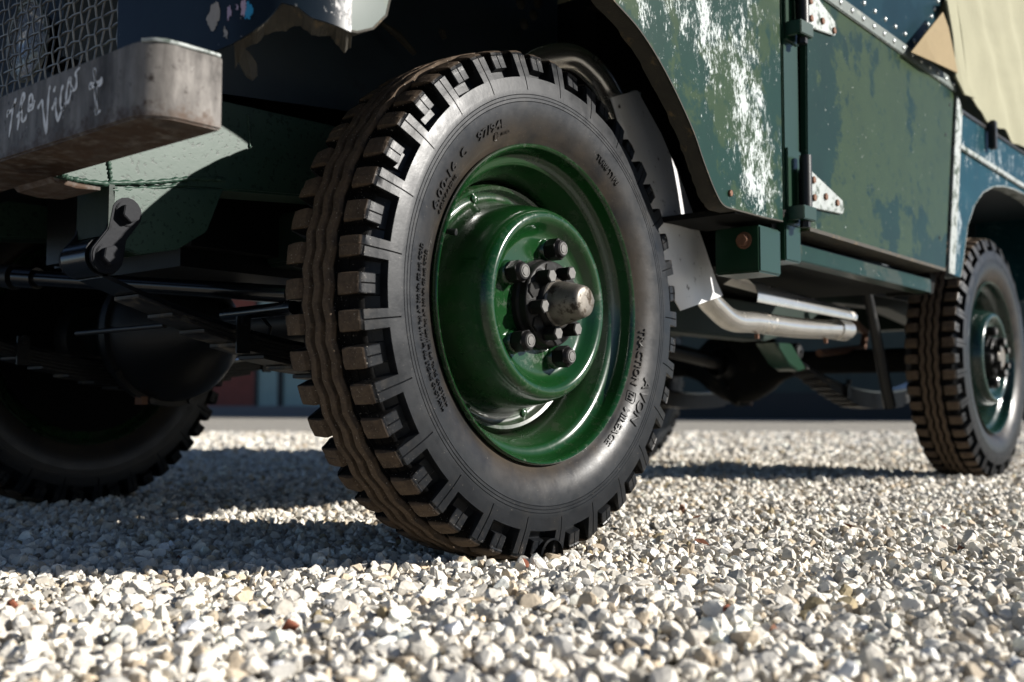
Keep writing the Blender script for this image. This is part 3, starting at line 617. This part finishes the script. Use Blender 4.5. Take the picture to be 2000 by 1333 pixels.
MB().prism(gp, 1, .340, .354).build('spring_hanger', M['chassis_green'], rl, bev=.002); MB().prism(gp, 1, .410, .423).build('spring_hanger', M['chassis_green'], rl, bev=.002)
MB().box((-.500, .340, .442), (-.492, .423, .509)).build('hanger_web', M['chassis_shade'], rl)
for x, z in ((-.10, .50), (.62, .43), (1.45, .47), (2.78, .55)): MB().box((x, .42, z-.045), (x+.09, 1.028, z+.045)).build('crossmember', M['chassis_shade'], car, bev=.006)

# -- leaf springs with shackles
def spring(xc, zb, L, y0, dirn, parent=car, shackle=True):
    root = None
    for i in range(9):
        hl = L-.052*i if i else L; pts = []
        for k in range(17):
            x = -hl+2*hl*k/16; pts.append((xc+x, zb+(.345 if L < .55 else .22)*x*x-.0064*i))
        top = [(x, z+.0029) for x, z in pts]; bot = [(x, z-.0029) for x, z in pts][::-1]
        mb = MB().prism(top+bot, 1, y0, y0+.063)
        if i == 0:
            for sx in (0, -1):
                cx, cz = pts[sx]; cz += .024; mb.lathe([(.026, 0), (.026, .063), (.0195, .063), (.0195, 0)], 28, (cx, y0, cz), closed=True)
            o = mb.build('leaf_spring', M['black_gloss'], parent, smooth=35); root = o; eye = [(pts[0][0], pts[0][1]+.024), (pts[-1][0], pts[-1][1]+.024)]
        else: mb.build('leaf', M['spring_steel'], root, bev=.0007, seg=1)
    for cx, cz in eye: MB().lathe([(.0193, -.004), (.0193, .067), (.006, .069), (.006, -.006)], 24, (cx, y0, cz), closed=True).build('bush', M['black_satin'], root, smooth=30)
    if shackle:
        cx, cz = eye[0 if dirn < 0 else 1]; ux, uz = cx+.026, cz+.060
        for yy, s in ((y0-.012, 1), (y0+.068, 1)):
            pl = []
            for (qx, qz), a0, a1 in (((cx, cz), 0, 0), ((ux, uz), 0, 0)): pass
            an = math.atan2(uz-cz, ux-cx)
            for k in range(9): a = an+math.pi/2+math.pi*k/8; pl.append((cx+.023*math.cos(a), cz+.023*math.sin(a)))
            mx, mz = (cx+ux)/2, (cz+uz)/2; pl.append((mx+.0155*math.cos(an-math.pi/2), mz+.0155*math.sin(an-math.pi/2)))
            for k in range(9): a = an-math.pi/2+math.pi*k/8; pl.append((ux+.023*math.cos(a), uz+.023*math.sin(a)))
            pl.append((mx+.0155*math.cos(an+math.pi/2), mz+.0155*math.sin(an+math.pi/2)))
            MB().prism(pl, 1, yy, yy+.008).build('shackle_plate', M['shackle_black'], root, bev=.0015)
        for qx, qz in ((cx, cz), (ux, uz)):
            MB().ngon((qx, y0-.012, qz), .0175, .0025, 24).ngon((qx, y0-.0145, qz), .0135, .011, 6, rot=.35).build('shackle_bolt', M['shackle_black'], root, bev=.001)
            MB().tube([(qx, y0-.01, qz), (qx, y0+.08, qz)], .008, 10).build('shackle_pin', M['black_satin'], root)
        MB().lathe([(.024, -.004), (.024, .06), (.012, .06), (.012, -.004)], 24, (ux, y0, uz), closed=True).build('bush', M['chassis_shade'], root, smooth=30)
    for x in (-.28, .28):
        z = zb+(.345 if L < .55 else .22)*x*x
        MB().box((xc+x-.012, y0-.006, z-.036), (xc+x+.012, y0-.001, z+.018)).ngon((xc+x, y0-.006, z+.012), .008, .006, 10).build('spring_clip', M['black_satin'], root, bev=.001)
    return root
spring(-.0, .303, .50, .351, -1); spring(-.0, .303, .50, 1.034, -1); spring(2.235, .262, .62, .351, 1); spring(2.235, .262, .62, 1.034, 1)

# -- axles, differentials, steering
for xa, dy in ((0, .985), (2.235, .86)):
    ax = MB().lathe([(.036, .15), (.040, .20), (.040, dy-.22), (.062, dy-.16), (.10, dy-.11), (.132, dy-.05), (.140, dy-.012), (.150, dy-.010), (.150, dy+.010), (.140, dy+.012), (.132, dy+.05), (.10, dy+.11), (.062, dy+.16), (.040, dy+.22), (.040, 1.25), (.036, 1.30)], 40, (xa, 0, HZ))
    ax = ax.build('axle', M['black_satin'] if xa == 0 else M['underside'], car, smooth=35)
    s = 1 if xa == 0 else -1
    nose = MB(); nose.lathe([(.115, 0), (.10, -.05), (.075, -.10), (.05, -.14), (.045, -.17)], 24); o = nose.build('differential_nose', M['black_satin'], ax, smooth=35)
    o.location = (xa, dy, HZ); o.rotation_euler = (0, 0, R(90)*s)
    cov = MB().lathe([(.135, .0), (.125, .04), (.09, .075), (.04, .09), (.0001, .092)], 32).build('differential_cover', M['black_satin'], ax, smooth=40); cov.location = (xa, dy, HZ); cov.rotation_euler = (0, 0, R(90)*s)
    for k in range(10): MB().ngon((xa+.1455*math.cos(k*.628), dy-.010, HZ+.1455*math.sin(k*.628)), .007, .006, 6).build('cover_bolt', M['spring_steel'], ax)
    MB().ngon((xa-.06*s, dy, HZ-.13), .014, .016, 6, axis=2).build('drain_plug', M['rust'], ax)
# swivel housings and plates by the wheels
for yy in (.155, 1.293):
    MB().lathe([(.03, -.05), (.075, -.045), (.088, -.02), (.088, .02), (.075, .05), (.045, .06)], 32, (0, yy+.02, HZ)).build('swivel_housing', M['black_satin'], car, smooth=40)
def rod(name, a, b, r, mat='black_gloss', parent=car): return MB().tube([a, b], r, 16).build(name, M[mat], parent, smooth=40)
ra, rb = at(20, 541, 0, -.42), at(565, 575, 1, .26)
tr = rod('track_rod', ra, rb, .0125); dv = (rb-ra)/np.linalg.norm(rb-ra)
MB().tube([ra+dv*.02, ra+dv*.06], .018, 14).build('clamp', M['black_gloss'], tr, smooth=40); MB().tube([ra-dv*.04, ra+dv*.012], [.016, .022], 14).build('ball_joint', M['black_satin'], tr, smooth=40)
rod('drag_link', at(440, 616, 1, .44), at(575, 601, 1, .24), .010); rod('brake_pipe', at(150, 652, 1, .75), at(322, 636, 1, .42), .004, 'spring_steel')
MB().tube([at(505, 612, 1, .40), at(528, 640, 1, .36), at(515, 690, 1, .36)], .003, 6).build('brake_pipe', M['spring_steel'], car)
rod('propeller_shaft', (.16, .985, .37), (.95, .86, .44), .026, 'black_satin'); rod('propeller_shaft', (1.30, .86, .44), (2.06, .86, .37), .026, 'black_satin')
MB().box((.55, .62, .40), (1.30, .98, .62)).build('gearbox', M['black_satin'], car, bev=.04)

# -- exhaust: down pipe, heat shields, bend and pipe running back
EY = .09
dp = spline([at(1010, 150, 1, .20), at(1060, 118, 1, .17), at(1115, 112, 1, .14), at(1160, 142, 1, .115), at(1198, 200, 1, .10), at(1290, 390, 1, EY), at(1368, 560, 1, EY), at(1398, 602, 1, EY), at(1430, 626, 1, EY+.002), at(1475, 630, 1, EY+.004), at(1560, 641, 1, EY+.004), at(1655, 645, 1, EY+.004)], 8)
ex = MB().tube(dp, .0232, 20).build('exhaust_pipe', M['exhaust'], car, smooth=45)
def sheet(rows, name, mat, parent, th=.0018):
    m_, n_ = len(rows), len(rows[0]); vs = [q for r_ in rows for q in r_]; off = np.array([.0, th, -th*.3]); vs2 = [np.array(q)+off for q in vs]; k = m_*n_
    fs = [(i*n_+j, i*n_+j+1, (i+1)*n_+j+1, (i+1)*n_+j) for i in range(m_-1) for j in range(n_-1)]
    return MB().add(vs+vs2, fs+[tuple(q+k for q in f)[::-1] for f in fs]+[(i*n_, (i+1)*n_, (i+1)*n_+k, i*n_+k) for i in range(m_-1)]+[((i+1)*n_-1, (i+2)*n_-1, (i+2)*n_-1+k, (i+1)*n_-1+k) for i in range(m_-1)]+[(j, j+1, j+1+k, j+k) for j in range(n_-1)]+[((m_-1)*n_+j, (m_-1)*n_+j+1, (m_-1)*n_+j+1+k, (m_-1)*n_+j+k) for j in range(n_-1)]).build(name, M[mat], parent, smooth=50)
Lp = [(1193, 191), (1225, 290), (1262, 410), (1292, 510), (1312, 575), (1330, 607)]; Rp = [(1245, 177), (1292, 262), (1335, 365), (1372, 468), (1398, 545), (1412, 578)]
rows = []
for (lx, ly), (rx, ry) in zip(Lp, Rp):
    row = []
    for j in range(7):
        u = j/6; d_ = .016*math.sin(math.pi*u); row.append(at(lx+(rx-lx)*u, ly+(ry-ly)*u, 1, EY-.030-d_+.012*u))
    rows.append(row)
sheet(rows, 'heat_shield', 'shield_sheet', ex)
rows = [[at(1352+24*u+q*44, 462-4*u+q*112, 1, EY-.038-.006*math.sin(math.pi*u)+.004*u) for u in (0, .35, .7, 1)] for q in (0, .5, 1)]
sheet(rows, 'shield_patch', 'galvanised', ex)
a0, a1 = at(1240, 176, 1, EY-.01), at(1252, 200, 1, EY-.01); MB().box(tuple(np.minimum(a0, a1)), tuple(np.maximum(a0, a1)+[0, .01, 0])).build('shield_clip', M['galvanised'], ex)
ha, hb = at(1442, 600, 1, EY), at(1640, 640, 1, EY); rows = []
for q in range(8):
    u = q/7; row = []
    for j in range(7):
        a = R(200-(j/6)*155); cx, cz = ha[0]+u*(hb[0]-ha[0]), .428+.004*u; row.append((cx, EY+.046*math.cos(a), cz+.040*math.sin(a)*(1-.35*u)+.016*(1-u)))
    rows.append(row)
sheet(rows, 'heat_shield', 'exhaust', ex)
for q in ((1478, 631), (1612, 643)):
    c = at(*q, 1, EY+.003); MB().lathe([(.0245, -.011), (.027, -.009), (.027, .009), (.0245, .011)], 28).build('pipe_clamp', M['black_satin'], ex, smooth=40)
    o = ex.children[-1]; o.location = c; o.rotation_euler = (0, 0, R(90)); MB().ngon((0, 0, -.024), .005, .010, 6, axis=2).build('clamp_bolt', M['rust'], ex).location = c
c = at(1640, 645, 1, EY+.004); o = MB().lathe([(.024, -.028), (.026, -.028), (.026, .028), (.024, .028)], 28).build('pipe_collar', M['exhaust'], ex, smooth=40); o.location = c; o.rotation_euler = (0, 0, R(90))

# -- outrigger, sill, door post
og = MB().box((.505, -.088, .456), (.590, .002, .541)).build('outrigger', M['post_green'], car, bev=.003)
MB().ngon((.505, -.058, .515), .0155, .003, 24, axis=0).ngon((.502, -.058, .515), .0115, .010, 6, axis=0).build('bolt', M['rust'], og, bev=.0008)
MB().prism([(.40, .546), (.575, .5525), (.60, .575), (.60, .580), (.40, .556)], 1, -.095, .06).build('footwell_flange', M['underside'], car)
post = MB().box((.603, -.092, .487), (.668, -.04, 1.16)).build('door_post', M['post_green'], car, bev=.0025)
MB().box((.580, -.075, .50), (.6, -.03, 1.12)).build('gap_shade', M['black_satin'], post)  # black strip standing for the shadow in the gap beside the wing
sl = MB().box((.69, -.066, .500), (1.478, -.060, .534)).box((.69, -.060, .500), (1.478, -.025, .505)).box((.69, -.060, .529), (1.478, -.03, .534)).build('sill_channel', M['sill_paint'], car, bev=.0015)
MB().prism([(1.478, .498), (1.50, .498), (1.525, .55), (1.478, .55)], 1, -.064, .05).build('sill_bracket', M['underside'], sl, bev=.002)
MB().box((.73, -.03, .506), (1.48, .62, .512)).box((.957, -.07, .590), (1.52, .62, .596)).build('floor_panel', M['underside'], car)
MB().box((.86, .0, .512), (1.40, .28, .58)).build('fuel_tank', M['black_satin'], car, bev=.02)

# -- door
dr = MB().prism([(.678, .552), (1.478, .552), (1.582, 1.030), (.690, 1.030)], 1, -.102, -.086).build('door', M['door_paint'], car, bev=.0025)
MB().prism([(.684, .5505), (1.474, .5505), (1.476, .558), (.684, .558)], 1, -.1035, -.035).build('bottom_edge', M['dirty_edge'], dr)
cp = MB().prism([(.69, 1.026), (1.588, 1.026), (1.588, 1.056), (.69, 1.056)], 1, -.1075, -.088).build('top_capping', M['capping_green'], dr, bev=.002)
rv_me = MB().lathe([(.0062, 0), (.0055, -.0022), (.003, -.0035), (.0001, -.004)], 12).mesh('rivet', smooth=50)
def rivet(x, y, z, parent): o = obj('rivet', rv_me, M['rivet_metal'], parent); o.location = (x, y, z); return o
for k in range(15): rivet(.72+k*.06, -.1073, 1.0415, cp)
tp = MB().prism([(.70, 1.054), (1.335, 1.054), (1.545, 1.27), (1.60, 1.50), (.70, 1.50)], 1, -.100, -.092).build('door_top', M['door_top_paint'], dr, bev=.0015)
for k in range(9): rivet(1.318+k*.0262, -.0998, 1.072+k*.0272, tp)
for k in range(9): rivet(.80+k*.062, -.0998, 1.085, tp)
for x, z in ((1.505, .90), (1.545, .985), (1.44, .63)): MB().ngon((x, -.1018, z), .005, .0012, 12).build('plug', M['black_satin'], dr)
for z, up in ((.925, 1), (.575, 1)):
    hg = MB().box((.607, -.0965, z-.02), (.664, -.0922, z+.125)).build('hinge', M['post_green'], dr, bev=.0015)
    MB().prism([(.606, -.0965), (.610, -.126), (.656, -.130), (.660, -.100), (.650, -.098), (.646, -.118), (.620, -.115), (.618, -.0965)], 2, z-.013, z+.013).build('knuckle', M['post_green'], hg, bev=.0015)
    MB().tube([(.645, -.114, z+.012), (.645, -.114, z+.112)], .0115, 18).build('barrel', M['black_satin'], hg, smooth=40)
    MB().ngon((.640, -.114, z-.013), .010, .012, 6, axis=2).build('hinge_pin_nut', M['black_satin'], hg)
    pl = [(.655, z+.018), (.655, z+.092), (.668, z+.095), (.830, z+.056), (.838, z+.040), (.830, z+.028)] if z < .8 else [(.655, z+.018), (.655, z+.110), (.668, z+.110), (.808, z+.068), (.816, z+.050), (.808, z+.038)]
    st = MB().prism(pl, 1, -.1085, -.1025).build('strap', M['galvanised'], hg, bev=.001)
    for bx, bz in ((.690, z+.074), (.692, z+.040), (.745, z+.050), (.800, z+.046)):
        MB().ngon((bx, -.1085, bz), .0075, .004, 6, rot=.4).build('strap_bolt', M['rust'], hg, bev=.0008)

# -- rear tub
ar = [(1.505, .548), (1.60, .548), (1.622, .585), (1.672, .693), (1.735, .755), (1.816, .803), (1.915, .835), (2.018, .853), (2.13, .862), (2.238, .864), (2.35, .862), (2.45, .853), (2.55, .835), (2.65, .803), (2.73, .755), (2.79, .693), (2.83, .585), (2.84, .548), (2.95, .548)]
tub = MB().prism(ar+[(2.95, .985), (1.60, .985), (1.60, .99)], 1, -.100, -.097).build('rear_tub', M['tub_paint'], car, smooth=30)
strip(MB(), ar[1:-1], -.1005, -.06).build('arch_lip', M['galvanised'], tub, smooth=40)
MB().prism([(1.492, .548), (1.540, .548), (1.635, .985), (1.605, 1.02), (1.594, 1.02)], 1, -.106, -.1005).build('corner_strip', M['galvanised'], tub, bev=.001)
MB().prism([(1.59, .883), (1.62, .897), (2.95, .882), (2.95, .868)], 1, -.108, -.1005).build('waist_ridge', M['galvanised'], tub, bev=.002)
MB().box((1.61, -.104, .984), (2.95, -.05, .996)).build('tub_capping', M['black_satin'], tub, bev=.002)
ck = at(1935, 258, 1, -.11); MB().box((ck[0]-.012, -.125, ck[2]-.05), (ck[0]+.012, -.1045, ck[2]+.03)).build('rope_cleat', M['black_satin'], tub, bev=.003)
MB().box((1.52, .24, .55), (2.93, .245, .985)).box((1.52, -.095, .90), (2.93, .24, .905)).build('wheel_box', M['inner_blue'], tub)
MB().box((1.56, .24, .62), (2.94, 1.21, .64)).build('load_floor', M['underside'], tub)
MB().box((1.56, 1.545, .55), (2.95, 1.548, .985)).build('far_side', M['tub_paint'], tub); MB().box((2.94, -.09, .60), (2.95, 1.54, .985)).build('tailgate', M['tub_paint'], tub)

# -- canvas tilt: folded sheet over the tub
rows = []
for i in range(25):
    u = i/24; row = []
    for j in range(97):
        t = j/96; x = 1.50+1.5*t; zl = float(np.interp(x, [1.50, 1.60, 1.66, 1.90, 2.25, 3.0], [1.20, 1.07, 1.035, 1.0, .998, .99]))+.004*math.sin(x*23)+.002*math.sin(x*71)
        z = zl+(1.85-zl)*u; f_ = .020*abs(math.sin((x*1.0+z*.42)*9+.9*math.sin(z*5)))**1.6-.012*abs(math.sin((x*.8+z*.5)*17+1.1*math.sin(z*9+x*4)))**2+.004*math.sin((x-z*.7)*31)
        row.append((x, -.112-f_*(.45+.55*u)+.10*max(0, u-.6)**2, z))
    rows.append(row)
cv = sheet(rows, 'canvas_tilt', 'canvas', car, .003)
MB().prism([(1.60, 1.84), (2.98, 1.84), (2.98, 1.86), (.72, 1.86), (.72, 1.84)], 1, -.10, 1.54).build('tilt_roof', M['canvas'], cv)
MB().box((2.97, -.1, .99), (2.98, 1.54, 1.85)).build('tilt_rear', M['canvas'], cv); MB().box((.72, 1.535, .99), (2.98, 1.54, 1.85)).build('tilt_far_side', M['canvas'], cv)
fp = [at(1780, 102, 1, -.125), at(1805, 70, 1, -.135), at(1842, 24, 1, -.135), at(1853, 55, 1, -.140), at(1871, 143, 1, -.135), at(1830, 124, 1, -.138)]
MB().add(fp+[q+np.array([0, .004, 0]) for q in fp], [tuple(range(6)), tuple(range(6, 12))]+[(i, (i+1) % 6, (i+1) % 6+6, i+6) for i in range(6)]).build('corner_flap', M['canvas_flap'], cv)
rp = [at(1868, 150, 1, -.122), at(1885, 185, 1, -.124), at(1905, 192, 1, -.124), at(1890, 160, 1, -.125), at(1878, 60, 1, -.13), at(1868, 0, 1, -.13), at(1850, 0, 1, -.13), at(1862, 70, 1, -.13)]
MB().add(rp+[q+np.array([0, .005, 0]) for q in rp], [tuple(range(8)), tuple(range(8, 16))]+[(i, (i+1) % 8, (i+1) % 8+8, i+8) for i in range(8)]).build('folded_hem', M['canvas'], cv)

# -- odds and ends under the rear
MB().tube([at(1692, 560, 1, .20), at(1738, 795, 1, .20)], [.013, .018], 14).build('shock_absorber', M['black_satin'], car, smooth=40)
MB().prism([(1.36, .385), (1.46, .385), (1.55, .32), (1.50, .312), (1.44, .33)], 1, .30, .36).build('spring_hanger', M['post_green'], car, bev=.003)
MB().tube([at(1640, 600, 1, .45), at(1690, 650, 1, .45), at(1685, 680, 1, .45), at(1600, 690, 1, .45)], .012, 8).build('tank_bracket', M['rust'], car, smooth=40)

# ------------------------------------------------------------------ single bits among the gravel
chip_me = []
for v, f in stone_shapes(2, 3): chip_me.append(MB().add(v, [tuple(q) for q in f]).mesh('brick_chip'))
for i, (px, py, s, lab) in enumerate([(28, 1190, .011, 'orange brick chip lying among pale stones at far left'), (566, 1222, .012, 'dark red brick chip in the foreground gravel below the near tyre'), (1022, 1100, .009, 'small red brick chip just in front of the near tyre'), (1425, 1195, .009, 'rust coloured brick chip in the gravel right of the near tyre')]):
    o = obj('brick_chip', chip_me[i % 3], M['brick_chip'], None); p = at(px, py, 2, .008); o.location = p; o.scale = (s*1.2, s, s*.7); o.rotation_euler = (rnd.random(), rnd.random(), rnd.random()*6); tag(o, lab, 'brick chip', 'brick chips in the gravel')
lf = MB(); lp = [(-.5, 0, 0), (-.3, .22, .05), (.05, .30, .12), (.35, .18, .06), (.55, 0, .0), (.35, -.18, .1), (.05, -.28, .14), (-.3, -.2, .08)]
lf.add(lp+[(0, 0, -.02)], [(i, (i+1) % 8, 8) for i in range(8)]); leaf_me = lf.mesh('dead_leaf')
for px, py, s, lab in [(1362, 1012, .028, 'curled brown dead leaf on gravel between the two near wheels'), (1660, 1030, .030, 'brown dead leaf on gravel right of centre'), (1370, 1060, .024, 'small brown leaf on gravel in front of the leaf between the wheels'), (1840, 1030, .022, 'brown leaf on gravel below the rear wheel')]:
    o = obj('dead_leaf', leaf_me, M['leaf_brown'], None); o.location = at(px, py, 2, .010); o.scale = (s, s, s); o.rotation_euler = (rnd.uniform(-.5, .5), rnd.uniform(-.5, .5), rnd.random()*6); tag(o, lab, 'leaf', 'dead leaves on the gravel')
